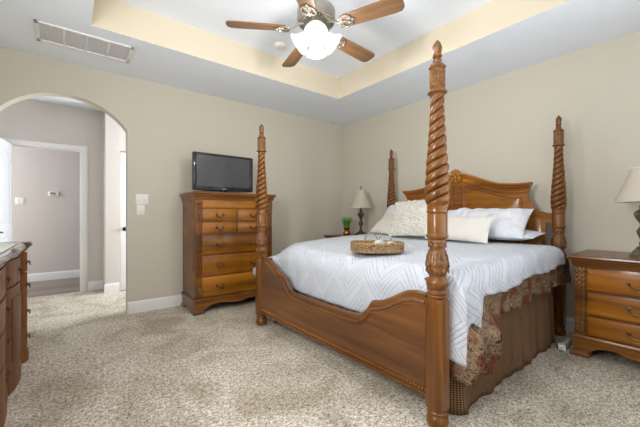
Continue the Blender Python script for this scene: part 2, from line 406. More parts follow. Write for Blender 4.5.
# ceiling with tray
TX0, TX1, TY0, TY1, TZ = 0.16, 2.935, 0.70, 3.31, 3.03
mb = MB()
mb.box(XL-0.14, XR+0.14, YB-0.14, TY0, H, H+0.1); mb.box(XL-0.14, XR+0.14, TY1, YA+0.14, H, H+0.1)
mb.box(XL-0.14, TX0, TY0, TY1, H, H+0.1); mb.box(TX1, XR+0.14, TY0, TY1, H, H+0.1)
mb.box(TX0-0.1, TX1+0.1, TY0-0.1, TY1+0.1, TZ, TZ+0.1)
struct(mb.build('ceiling', M['ceiling']), 'white ceiling with a raised tray in the middle', 'ceiling')
e = 0.0006
mb = MB()
mb.box(TX0-0.03, TX0+e, TY0-0.03, TY1+0.03, H+e, TZ); mb.box(TX1-e, TX1+0.03, TY0-0.03, TY1+0.03, H+e, TZ)
mb.box(TX0+e, TX1-e, TY0-0.03, TY0+e, H+e, TZ); mb.box(TX0+e, TX1-e, TY1-e, TY1+0.03, H+e, TZ)
struct(mb.build('trim_1', M['tray']), 'cream painted sides of the ceiling tray', 'trim')
# passage and corridor beyond the arch
DX0, DX1, DZ = -0.605, 0.155, 2.09
mb = MB()
mb.box(-0.92, DX0-0.02, HY, HY+0.12, 0, H); mb.box(DX1+0.02, 0.60, HY, HY+0.12, 0, H); mb.box(DX0-0.02, DX1+0.02, HY, HY+0.12, DZ+0.02, H)
struct(mb.build('wall_passage', M['wall_hall']), 'greige passage wall around the open doorway', 'wall')
mb = MB(); mb.box(0.44, 0.625, SY, HY, 0, H); mb.box(0.625, 2.4, SY+0.02, HY, 2.10, H); mb.box(1.38, 2.4, SY, HY, 0, 2.10)
struct(mb.build('wall_stub', M['wall_hall']), 'greige wall corner beside the narrow white door', 'wall')
struct(MB().box(-0.92, XL-0.02, YA+0.14, HY, 0, H).build('wall_passage_side', M['wall_hall']), None, None)
mb = MB()
mb.box(2.4, 2.54, YA+0.14, 4.6, 0, H); mb.box(2.4, 2.54, 5.4, SY+0.35, 0, H); mb.box(2.4, 2.54, 4.6, 5.4, 0, 0.75); mb.box(2.4, 2.54, 4.6, 5.4, 2.25, H)
struct(mb.build('wall_passage_end', M['wall_hall']))
window('added_window_3', 'x', 2.44, 4.6, 5.4, 0.75, 2.25, 1)  # made-up window for the added passage fill
struct(MB().box(-2.4, 2.6, CY, CY+0.12, 0, H).build('wall_corridor', M['wall_hall']), 'greige corridor wall with thermostat seen through doorway', 'wall')
struct(MB().box(2.5, 2.62, HY+0.12, CY, 0, H).build('wall_corridor_end', M['wall_hall']))
mb = MB(); mb.box(-0.92, -2.4, HY, HY+0.12, 0, H)
struct(mb.build('wall_corridor_near', M['wall_hall']))
struct(MB().box(-2.5, 2.62, YA+0.14, CY+0.12, H, H+0.1).build('ceiling_passage', M['ceiling']), 'white passage ceiling beyond the arch', 'ceiling')
# baseboards
def baseboard(name, x0, x1, y0, y1, grow):
    mb = MB(); mb.rectloft(x0, x1, y0, y1, [(0.0145, 0), (0.0145, 0.105), (0.011, 0.118), (0.0045, 0.134), (0.0, 0.1365)], grow)
    return struct(mb.build(name, M['trim'], angle=20), 'white baseboard', 'baseboard')
baseboard('baseboard_left', AX1, XR, YA-0.0005, YA, (0, 0, 1, 0))
baseboard('baseboard_left_short', XL, AX0, YA-0.0005, YA, (0, 0, 1, 0))
baseboard('baseboard_head', XR-0.0005, XR, YB, YA-0.016, (1, 0, 0, 0))
baseboard('baseboard_dresser', XL, XL+0.0005, YB, YA-0.016, (0, 1, 0, 0))
baseboard('baseboard_passage', DX1+0.095, 0.44, HY-0.0005, HY, (0, 0, 1, 0))
baseboard('baseboard_stub', 0.44, 0.612, SY-0.0005, SY, (1, 0, 1, 0))
baseboard('baseboard_corridor', -2.4, 2.5, CY-0.0005, CY, (0, 0, 1, 0))
# door casing around the passage doorway (+ jamb)
mb = MB(); cw = 0.088
def casing(mb, x0, x1, z0, z1, vertical):
    mb.box(x0, x1, HY-0.018, HY, z0, z1, 0.003)
    if vertical: mb.box(x0+0.02, x1-0.02, HY-0.024, HY-0.016, z0, z1, 0.003)
    else: mb.box(x0, x1, HY-0.024, HY-0.016, z0+0.02, z1-0.02, 0.003)
casing(mb, DX1, DX1+cw, 0, DZ, True); casing(mb, DX0-cw, DX0, 0, DZ, True); casing(mb, DX0-cw, DX1+cw, DZ, DZ+0.075, False)
mb.box(DX1, DX1+0.02, HY, HY+0.12, 0, DZ); mb.box(DX0-0.02, DX0, HY, HY+0.12, 0, DZ); mb.box(DX0-0.02, DX1+0.02, HY, HY+0.12, DZ, DZ+0.02)
tc = struct(mb.build('trim_2', M['trim']), 'white door casing around the passage doorway', 'door casing')
MB().box(DX1-0.003, DX1+0.001, HY+0.03, HY+0.055, 0.90, 0.97, 0.001).build('strike_plate', M['nickel'], tc)
# open panelled door leaf, hinged at the left jamb
def panel_door(name, w, h, label):
    mb = MB(); mb.box(0, w, 0, 0.036, 0.008, h, 0.003)
    # raised stiles and rails leave arched recessed panels
    sx = 0.11; d = -0.006
    mb.box(0, sx, d, 0.001, 0.008, h, 0.002); mb.box(w-sx, w, d, 0.001, 0.008, h, 0.002)
    mb.box(sx, w-sx, d, 0.001, 0.008, 0.22, 0.002); mb.box(sx, w-sx, d, 0.001, 0.85, 1.02, 0.002)
    top = [(sx, h), (w-sx, h)]; n = 20
    for i in range(n+1):
        t = i/n; x = w-sx-(w-2*sx)*t; top.append((x, h-0.22+0.11*math.sin(PI*t)**1.3))
    mb.prism(top, 'y', d, 0.001)
    for (z0, z1) in ((0.25, 0.82), (1.05, h-0.26)): mb.box(sx+0.04, w-sx-0.04, -0.004, 0.001, z0, z1, 0.004)
    o = struct(mb.build(name, M['door'], angle=30), label, 'door'); return o
dr = panel_door('door_1', 0.71, DZ-0.01, 'white panelled door standing open at the passage doorway')
dr.location = (DX0-0.006, HY-0.026, 0)
dr.rotation_euler = (0, 0, R(-98)); dr.scale = (1, 1, 1)
# lever on the face towards the bedroom axis
def lever(parent, x, z, side, name='lever_handle'):
    mb = MB()
    mt = Matrix.Translation((x, 0, z)) @ Matrix.Rotation(R(90)*side, 4, 'X')
    mb.lathe([(0.0, 0.0), (0.03, 0.0), (0.03, 0.008), (0.012, 0.012), (0.011, 0.05), (0.0, 0.052)], 16, mat=mt)
    yy = -side*0.046*-1 if False else 0
    ydir = -1 if side > 0 else 1
    mb.tube([(x, ydir*0.046, z), (x-0.04, ydir*0.05, z+0.004), (x-0.08, ydir*0.05, z-0.002), (x-0.115, ydir*0.048, z-0.008)], lambda t: 0.010-0.004*t, 8)
    return mb.build(name, M['black_metal'], parent)
# thing face: after -98 deg rotation local +y points to +x (towards arch)
o_ = lever(dr, 0.65, 0.935, -1); o_.location = (0, 0.036, 0)
mb2 = MB()
mb2.box(0.11, 0.60, 0.0355, 0.042, 0.85, 1.02, 0.002); mb2.box(0, 0.11, 0.0355, 0.042, 0.008, DZ-0.01, 0.002); mb2.box(0.60, 0.71, 0.0355, 0.042, 0.008, DZ-0.01, 0.002)
mb2.box(0.11, 0.60, 0.0355, 0.042, 0.008, 0.22, 0.002)
tp = [(0.11, DZ-0.01), (0.60, DZ-0.01)]
for i in range(21):
    t = i/20; tp.append((0.60-0.49*t, DZ-0.23+0.11*math.sin(PI*t)**1.3))
mb2.prism(tp, 'y', 0.0355, 0.042)
mb2.build('door_frame_face', M['door'], dr, angle=30)
d2 = panel_door('door_2', 0.745, 2.085, 'narrow slice of white door with black knob beyond arch')
d2.location = (0.63, SY+0.03, 0)
mt = Matrix.Translation((0.055, -0.006, 0.93)) @ Matrix.Rotation(R(90), 4, 'X')
MB().lathe([(0, 0), (0.03, 0), (0.03, 0.006), (0.011, 0.01), (0.011, 0.03), (0.026, 0.042), (0.028, 0.055), (0.018, 0.066), (0, 0.069)], 18, mat=mt).build('door_knob', M['black_metal'], d2)

# ------------------------------------------------------------------ ceiling fittings
# return air grille
g = thing('return_air_grille', 'white rectangular return air grille in the ceiling near the arch', 'vent', (0.145, 3.68, H))
mb = MB(); W2, D2 = 0.36, 0.19
mb.box(-W2, W2, -D2, -D2+0.03, -0.014, 0, 0.003); mb.box(-W2, W2, D2-0.03, D2, -0.014, 0, 0.003)
mb.box(-W2, -W2+0.03, -D2, D2, -0.014, 0, 0.003); mb.box(W2-0.03, W2, -D2, D2, -0.014, 0, 0.003)
mb.build('frame', M['trim'], g)
mb = MB()
for k in (-1, 0, 1): mb.box(k*0.165-0.009, k*0.165+0.009, -D2+0.03, D2-0.03, -0.011, -0.001, 0.002)
mb.build('divider', M['trim'], g)
mb = MB()
for k in range(23):
    y = -D2+0.036+k*0.0142
    mb.box(-W2+0.03, W2-0.03, -0.0062, 0.0062, -0.0005, 0.0005, mat=Matrix.Translation((0, y, -0.006)) @ Matrix.Rotation(R(10), 4, 'X'))
mb.build('louvre', M['trim'], g)
MB().box(-W2+0.03, W2-0.03, -D2+0.03, D2-0.03, -0.0012, 0).build('filter', M['vent_dark'], g)
# smoke detector
mb = MB().lathe([(0.0, 0), (0.066, 0), (0.066, -0.012), (0.058, -0.028), (0.045, -0.036), (0.02, -0.038), (0, -0.038)], 28)
o = tag(mb.build('smoke_detector', M['plastic'], loc=(1.857, 3.068, TZ)), 'round white smoke detector on the tray ceiling behind the fan', 'smoke detector')

# ------------------------------------------------------------------ ceiling fan
FX, FY = 1.54, 2.0
fan = thing('ceiling_fan', 'five blade ceiling fan with wooden blades and lit glass shades', 'ceiling fan', (FX, FY, TZ))
MB().lathe([(0, 0), (0.075, 0), (0.072, -0.02), (0.05, -0.055), (0.02, -0.065), (0, -0.066)], 28).build('canopy', M['nickel'], fan)
MB().lathe([(0.013, -0.06), (0.013, -0.25)], 16).build('downrod', M['nickel'], fan)
MB().lathe([(0, -0.155), (0.03, -0.158), (0.05, -0.175), (0.115, -0.195), (0.145, -0.215), (0.15, -0.23), (0.15, -0.30), (0.143, -0.315), (0.0, -0.318)], 40, c=(0, 0, -0.06)).build('motor_housing', M['nickel'], fan)
mb = MB()
for k in range(40):
    a = 2*PI*k/40
    mb.box(0.075, 0.135, -0.0045, 0.0045, -0.386, -0.376, mat=Matrix.Rotation(a, 4, 'Z'))
mb.lathe([(0.075, -0.317), (0.075, -0.335), (0.06, -0.345), (0.0, -0.345)], 30, c=(0, 0, -0.06))
mb.build('vent_ring', M['nickel'], fan)
BZ = -0.43
def blade_mesh():
    mb = MB(); pts = []
    r0, r1 = 0.23, 0.69
    out = [(r0, 0.052), (r0+0.03, 0.060), (0.45, 0.066), (0.62, 0.070), (0.665, 0.066), (0.685, 0.045), (r1, 0.02)]
    poly = out+[(x, -y) for x, y in reversed(out)]
    mb.prism(poly, 'z', -0.004, 0.004, 0.0015)
    return mb
def bracket_mesh():
    mb = MB()
    mb.tube([(0.10, 0, 0.045), (0.14, 0, 0.04), (0.18, 0, 0.01), (0.215, 0, -0.008)], 0.012, 8)
    # open scroll rosette
    for s in (-1, 1):
        loop = [(0.255+0.045*math.cos(t), s*(0.027+0.026*math.sin(t)), -0.009) for t in [2*PI*k/18 for k in range(18)]]
        mb.tube(loop, 0.0065, 6, closed=True)
    loop = [(0.285+0.028*math.cos(t), 0.022*math.sin(t), -0.009) for t in [2*PI*k/16 for k in range(16)]]
    mb.tube(loop, 0.006, 6, closed=True)
    mb.ell((0.225, 0, -0.008), (0.02, 0.024, 0.007)); mb.ell((0.315, 0, -0.009), (0.014, 0.012, 0.006))
    return mb
b0 = None
for k in range(5):
    ang = R(4.5+72*k)
    if b0 is None:
        bl = blade_mesh().build('blade', M['blade'], fan); br = bracket_mesh().build('blade_bracket', M['nickel'], bl)
        b0, br0 = bl, br
    else:
        bl = b0.copy(); COL.objects.link(bl); bl.parent = fan; br = br0.copy(); COL.objects.link(br); br.parent = bl
    bl.location = (0, 0, BZ)
    bl.rotation_euler = (Matrix.Rotation(ang, 3, 'Z') @ Matrix.Rotation(R(-12), 3, 'X')).to_euler()
MB().lathe([(0.06, -0.335), (0.062, -0.36), (0.075, -0.385), (0.085, -0.41), (0.06, -0.420), (0.03, -0.424), (0.0, -0.425)], 30, c=(0, 0, -0.055)).build('light_fitter', M['nickel'], fan)
sh0 = None
for k in range(4):
    ang = R(232+90*k)
    mrot = Matrix.Rotation(ang, 4, 'Z') @ Matrix.Translation((0.055, 0, -0.475)) @ Matrix.Rotation(R(-52), 4, 'Y')
    # tulip shade profile opening along local -z
    prof = [(0.022, 0.0), (0.034, -0.008), (0.046, -0.026), (0.052, -0.052), (0.060, -0.078), (0.076, -0.102), (0.088, -0.114)]
    mb = MB(); mb.lathe(prof, 28, mat=mrot, cap1=False, fn=lambda a, z: 1+0.03*math.cos(6*a)*min(1, -z/0.13))
    s_ = mb.build('glass_shade', M['fan_glass'], fan, thick=0.003)
    mb = MB(); mb.lathe([(0.018, 0.022), (0.026, 0.02), (0.028, -0.004), (0.02, -0.01)], 16, mat=mrot); mb.build('shade_holder', M['nickel'], s_)
    MB().lathe([(0.0, -0.012), (0.018, -0.014), (0.031, -0.04), (0.034, -0.06), (0.026, -0.082), (0.0, -0.092)], 18, mat=mrot).build('bulb', M['fan_glass'], s_)
ld = bpy.data.lights.new('fan_bulbs', 'POINT'); ld.energy = FAN_BULB; ld.color = (1.0, 0.965, 0.91); ld.shadow_soft_size = 0.06
lo = bpy.data.objects.new('fan_bulbs', ld); lo.location = (FX, FY, TZ-0.70); COL.objects.link(lo)

# ------------------------------------------------------------------ wall plates
def plate(name, label, cat, x, y, z, w, h, nsw, group=None):
    t = thing(name, label, cat, (x, y, z), 0, 'wall switch plates')
    MB().box(-w/2, w/2, -0.006, 0, -h/2, h/2, 0.002).build('plate', M['plastic'], t)
    for i in range(nsw):
        cx = (i-(nsw-1)/2)*0.046
        MB().box(cx-0.016, cx+0.016, -0.010, -0.005, -0.033, 0.033, 0.002).build('rocker', M['plastic'], t)
    return t
plate('light_switch', 'upper white double light switch plate beside the arch', 'light switch', 0.698, YA, 1.328, 0.132, 0.118, 2)
plate('light_switch', 'lower single white switch plate beneath the double one beside arch', 'light switch', 0.682, YA, 1.203, 0.085, 0.118, 1)
plate('light_switch', 'white light switch on corridor wall left of thermostat', 'light switch', -0.618, CY, 1.375, 0.12, 0.12, 2)
t = thing('thermostat', 'small white thermostat on the corridor wall', 'thermostat', (-0.185, CY, 1.51))
MB().box(-0.075, 0.075, -0.028, 0, -0.042, 0.042, 0.008).build('case', M['plastic'], t)
MB().box(-0.045, 0.03, -0.030, -0.026, -0.012, 0.026, 0.002).build('display', M['screen_lcd'], t)
MB().box(-0.045, 0.045, -0.030, -0.026, -0.034, -0.022, 0.001).build('button_strip', M['plastic_grey'], t)

# ------------------------------------------------------------------ furniture helpers
def bail_handle(parent, c, normal, name='handle', w=0.04, mat=None, depth=1.0):
    # two posts, small oval backplates and a drooping bail; normal '-y' or '-x' or '+x'
    mb = MB()
    for s in (-1, 1):
        mb.ell((s*w, 0.0, 0), (0.013, 0.004, 0.016), 12, 6)
        mb.ell((s*w, -0.012, 0), (0.006, 0.014, 0.006), 10, 6)
    mb.tube([(s_*w*1.08, -0.022-0.004*(1-abs(s_)), -0.004-0.026*(1-s_*s_)) for s_ in [i/8-1 for i in range(17)]], lambda t: 0.0042+0.0022*math.sin(PI*t), 8)
    mb.ell((0, -0.026, -0.031), (0.012, 0.005, 0.006), 10, 6)
    o = mb.build(name, mat or M['bronze'], parent)
    o.rotation_euler = (0, 0, {'-y': 0, '-x': R(-90), '+x': R(90)}[normal])
    o.location = c; o.scale = (1, depth, 0.8 if depth < 1 else 1)
    return o
def leaf_carving(mb, cx, cz, w, h, y, axis='y'):
    # acanthus like cluster of lobes on a vertical face at plane y facing -y
    def P(a, b, d): return (cx+a, y-d, cz+b)
    for i in range(4):
        zz = h*(0.36-0.24*i)
        for s in (-1, 1):
            ww = w*(0.30-0.03*i)
            m_ = Matrix.Rotation(s*R(38), 3, 'Y')
            mb.ell(P(s*w*0.24, zz, 0.004), (ww*0.62, 0.008, h*0.15), 10, 6, m_)
        mb.ell(P(0, zz+h*0.06, 0.007), (w*0.16, 0.009, h*0.12), 10, 6)
    for a in range(5):
        t = PI*a/4
        mb.ell(P(0.34*w*math.cos(t), h*0.38+0.1*h*math.sin(t), 0.006), (w*0.15, 0.008, h*0.08), 8, 6)
    mb.ell(P(0, -h*0.46, 0.004), (w*0.12, 0.007, h*0.1), 8, 6)

def case_piece(root, W, D, Ht, drawers, fr_mat, side_mat, handle_x, cap_z, low_z=None, top_ov=0.035, apron=0.155, mid_x=None):
    """furniture facing local -y, origin at the middle of the back edge on the floor, x in [-W/2, W/2], y in [-D, 0]"""
    hx = W/2
    th = 0.095
    # carcass
    mb = MB(); mb.box(-hx, hx, -D, 0, 0.14, Ht-th+0.002, 0.003); mb.build('carcass', side_mat, root)
    # crown and top
    MB().rectloft(-hx, hx, -D, 0, [(0.002, Ht-th), (0.010, Ht-th+0.004), (0.012, Ht-th+0.02), (0.016, Ht-th+0.03), (0.024, Ht-0.045), (0.030, Ht-0.038), (0.030, Ht-0.033), (0.040, Ht-0.028), (0.044, Ht-0.018), (0.042, Ht-0.006), (0.036, Ht)], (1, 1, 1, 0)).build('top', side_mat, root, angle=30)
    # base moulding, apron and bracket feet
    MB().rectloft(-hx, hx, -D, 0, [(0.002, 0.175), (0.012, 0.172), (0.018, 0.160), (0.018, 0.150), (0.010, 0.140), (0.010, 0.125)][::-1], (1, 1, 1, 0)).build('base_moulding', side_mat, root, angle=30)
    pts = [(-hx-0.008, 0.128), (-hx-0.008, 0.03)]
    x0 = -hx+0.085; n = 28
    pts.append((x0, 0.03))
    for i in range(n+1):
        t = i/n; x = x0+(hx*2-0.17)*t
        q = min(t, 1-t)
        z = 0.035+0.05*sm(q/0.11)+0.014*math.sin(min(1, max(0, (q-0.11)/0.14))*PI*0.5)-0.022*sm((q-0.30)/0.12)
        pts.append((x, z))
    pts += [(hx-0.085, 0.03), (hx+0.008, 0.03), (hx+0.008, 0.128)]
    MB().prism(pts, 'y', -D-0.010, -D+0.014).build('apron', side_mat, root, angle=25)
    for s in (-1, 1):
        MB().box(min(s*hx, s*(hx+0.008)), max(s*hx, s*(hx+0.008)), -D+0.014, 0, 0.03, 0.128).build('side_skirt', side_mat, root)
        mb = MB()
        xa, xb = (hx-0.085, hx+0.012) if s > 0 else (-hx-0.012, -hx+0.085)
        mb.rectloft(xa, xb, -D-0.014, -D+0.085, [(0.012, 0), (0.014, 0.012), (0.010, 0.026), (0.0, 0.04), (-0.004, 0.045)])
        mb.build('foot', side_mat, root, angle=30)
        MB().rectloft(xa, xb, -0.10, -0.012, [(0.010, 0), (0.012, 0.012), (0.0, 0.04)]).build('foot', side_mat, root, angle=30)
        # pilaster with rounded flutes
        mb = MB(); xc = s*(hx-0.038)
        mb.box(xc-0.034, xc+0.034, -D-0.012, -D+0.002, 0.176, Ht-th-0.002, 0.003)
        for k in (-1, 0, 1): mb.tube([(xc+k*0.017, -D-0.012, 0.20), (xc+k*0.017, -D-0.012, Ht-th-0.02)], 0.0065, 8)
        pil = mb.build('pilaster', side_mat, root)
        mb = MB(); leaf_carving(mb, xc, cap_z, 0.075, 0.16, -D-0.016); mb.build('carving', M['carved'], pil)
        mb = MB(); leaf_carving(mb, xc, low_z or 0.25, 0.068, 0.11, -D-0.016); mb.build('carving', M['carved'], pil)
    # drawers
    for (x0, x1, z0, z1, hs) in drawers:
        mb = MB()
        mb.box(x0, x1, -D-0.010, -D+0.002, z0, z1, 0.002)
        mb.box(x0+0.006, x1-0.006, -D-0.017, -D-0.008, z0+0.006, z1-0.006, 0.006, 3)
        d = mb.build('drawer', fr_mat, root)
        # dark reveal line round the drawer
        for hx_ in hs: bail_handle(d, (hx_, -D-0.017, (z0+z1)/2+0.006), '-y')

# ------------------------------------------------------------------ chest of drawers
ch = thing('chest_of_drawers', 'tall honey brown wooden chest of drawers with television on top', 'chest of drawers', (1.648, YA-0.006, 0))
x0, x1 = -0.425, 0.425
dw = [(x0, x1, 1.222, 1.318, ()), (x0, -0.008, 1.066, 1.210, (-0.2165,)), (0.008, x1, 1.066, 1.210, (0.2165,)),
      (x0, -0.008, 0.924, 1.054, (-0.2165,)), (0.008, x1, 0.924, 1.054, (0.2165,)),
      (x0, x1, 0.680, 0.904, (-0.215, 0.215)), (x0, x1, 0.432, 0.664, (-0.215, 0.215)), (x0, x1, 0.186, 0.416, (-0.215, 0.215))]
case_piece(ch, 0.992, 0.515, 1.412, dw, M['front_x'], M['oak_x'], None, 1.22)
# television
tv = thing('television', 'flat black television standing on the chest of drawers', 'television', (1.575, 3.98, 1.412))
mb = MB(); mb.box(-0.388, 0.388, -0.03, 0.03, 0.035, 0.495, 0.008, 3); mb.box(-0.25, 0.25, 0.02, 0.075, 0.09, 0.42, 0.02); mb.build('casing', M['tv_black'], tv)
MB().box(-0.345, 0.345, -0.0315, -0.029, 0.085, 0.462).build('screen', M['tv_screen'], tv)
for sx_ in (-0.371, 0.371):
    MB().box(sx_-0.019, sx_+0.019, -0.036, -0.029, 0.045, 0.485, 0.003).build('side_trim', M['tv_gloss'], tv)
mb = MB()
mb.prism([(0.26*math.cos(t), 0.12*math.sin(t)) for t in [2*PI*k/36 for k in range(36)]], 'z', 0, 0.014, 0.004)
mb.box(-0.05, 0.05, 0.0, 0.035, 0.012, 0.06, 0.008)
mb.build('stand', M['tv_black'], tv)
# maker's mark: small ring and letters below the screen
mb = MB(); ring = [(-0.022+0.010*math.cos(t), -0.0315, 0.060+0.010*math.sin(t)) for t in [2*PI*k/20 for k in range(20)]]
mb.tube(ring, 0.0014, 6, closed=True); mb.box(-0.0232, -0.0212, -0.032, -0.030, 0.055, 0.066); mb.box(-0.0232, -0.0165, -0.032, -0.030, 0.055, 0.057)
for (a0, a1, c0, c1) in ((-0.005, -0.002, 0.051, 0.069), (-0.005, 0.006, 0.051, 0.054), (0.010, 0.013, 0.051, 0.069), (0.010, 0.023, 0.066, 0.069), (0.010, 0.023, 0.051, 0.054), (0.020, 0.023, 0.051, 0.061), (0.0165, 0.023, 0.058, 0.061)):
    mb.box(a0, a1, -0.032, -0.030, c0, c1)
mb.build('logo', M['logo'], tv)

# ------------------------------------------------------------------ nightstands (face -x)
ns = thing('nightstand', 'honey wood nightstand with three drawers in the right foreground', 'nightstand', (XR-0.02, 0.405, 0), R(-90), 'nightstands either side of the bed')
NW, ND, NH = 0.735, 0.592, 0.818
xq = NW/2-0.084
ndw = [(-xq, xq, 0.542, 0.712, (0.0,)), (-xq, xq, 0.350, 0.526, (0.0,)), (-xq, xq, 0.186, 0.334, (0.0,))]
case_piece(ns, NW, ND, NH, ndw, M['front_x'], M['oak_x'], None, 0.635, 0.26)
ns2 = copy_tree(ns, None, 'nightstand in the far corner holding lamp and grass pot, mostly behind bed', (XR-0.02, 3.585, 0))

# ------------------------------------------------------------------ table lamps
def make_lamp(label, loc):
    t = thing('table_lamp', label, 'lamp', loc, 0, 'bedside table lamps')
    mb = MB()
    mb.rectloft(-0.058, 0.058, -0.058, 0.058, [(0.012, 0), (0.014, 0.012), (0.008, 0.022), (0.0, 0.028), (-0.006, 0.045), (-0.026, 0.06)])
    mb.lathe([(0.036, 0.05), (0.046, 0.06), (0.030, 0.075), (0.018, 0.09), (0.024, 0.10), (0.024, 0.108), (0.016, 0.118), (0.02, 0.14), (0.032, 0.175), (0.036, 0.20), (0.026, 0.222), (0.017, 0.24), (0.02, 0.262), (0.03, 0.28), (0.046, 0.312), (0.05, 0.335), (0.044, 0.352), (0.026, 0.365), (0.018, 0.38), (0.024, 0.39), (0.018, 0.40), (0.011, 0.41), (0.011, 0.46)], 24,
             fn=lambda a, z: 1+(0.07*math.cos(8*a) if (0.14 < z < 0.22 or 0.27 < z < 0.36) else 0))
    mb.build('base', M['lamp_metal'], t)
    mb = MB(); mb.lathe([(0.0045, 0.46), (0.0045, 0.735)], 8); mb.lathe([(0.006, 0.728), (0.012, 0.738), (0.008, 0.75), (0.012, 0.757), (0.006, 0.77), (0.002, 0.776)], 12); mb.build('finial_rod', M['lamp_metal'], t)
    MB().lathe([(0.010, 0.48), (0.022, 0.50), (0.032, 0.54), (0.026, 0.575), (0.012, 0.595), (0.002, 0.60)], 16).build('bulb', M['plastic'], t)
    prof = []
    for i in range(13):
        q = i/12; z = 0.452+0.268*q
        prof.append((0.072+0.102*(1-q)**1.2, z-0.02))
    mb = MB(); mb.lathe(prof, 40, cap0=False, cap1=False); s = mb.build('lamp_shade', M['lampshade'], t, thick=0.002)
    for (r, z) in (prof[0], prof[-1]):
        mb = MB(); mb.tube([(r*math.cos(2*PI*k/40), r*math.sin(2*PI*k/40), z) for k in range(40)], 0.003, 6, closed=True)
        mb.build('shade_trim', M['runner'], s)
    mb = MB()
    for k in range(3):
        a = 2*PI*k/3; mb.tube([(0, 0, 0.697), (prof[-1][0]*math.cos(a), prof[-1][0]*math.sin(a), prof[-1][1])], 0.0018, 6)
    mb.build('shade_spider', M['lamp_metal'], s)
    return t
lamp_a = make_lamp('bronze table lamp on the far nightstand beside the grass pot', (3.60, 3.530, NH))
lamp_b = copy_tree(lamp_a, None, 'bronze table lamp on the right foreground nightstand, cut by frame edge', (3.565, 0.405, NH))

# plant in copper pot
p = thing('potted_grass', 'small green grass plant in a copper pot beside the far lamp', 'plant', (3.52, 3.765, NH))
MB().lathe([(0.0, 0), (0.045, 0), (0.056, 0.012), (0.062, 0.035), (0.052, 0.06), (0.038, 0.078), (0.045, 0.094), (0.056, 0.112), (0.06, 0.122), (0.053, 0.122), (0.05, 0.108), (0.0, 0.106)], 26).build('pot', M['copper'], p)
MB().lathe([(0.049, 0.103), (0.03, 0.112), (0.0, 0.114)], 20).build('soil', M['soil'], p)
mb = MB(); rnd = random.Random(3)
for k in range(320):
    a = rnd.uniform(0, 2*PI); rr = 0.047*math.sqrt(rnd.random()); hgt = rnd.uniform(0.12, 0.20); lean = rnd.uniform(0.01, 0.095); a2 = a+rnd.uniform(-0.5, 0.5)
    bx, by = rr*math.cos(a), rr*math.sin(a); w = 0.0028
    px, py = -math.sin(a2)*w, math.cos(a2)*w
    prev = None
    for q in range(4):
        tt = q/3; cx = bx+lean*tt*tt*math.cos(a2)*1.2; cy = by+lean*tt*tt*math.sin(a2)*1.2; cz = 0.108+hgt*tt; s_ = 1-0.85*tt
        cur = (mb.bm.verts.new((cx-px*s_, cy-py*s_, cz)), mb.bm.verts.new((cx+px*s_, cy+py*s_, cz)))
        if prev: mb.bm.faces.new((prev[0], prev[1], cur[1], cur[0]))
        prev = cur
o = mb.build('grass_blades', M['grass'], p); o['kind'] = 'stuff'

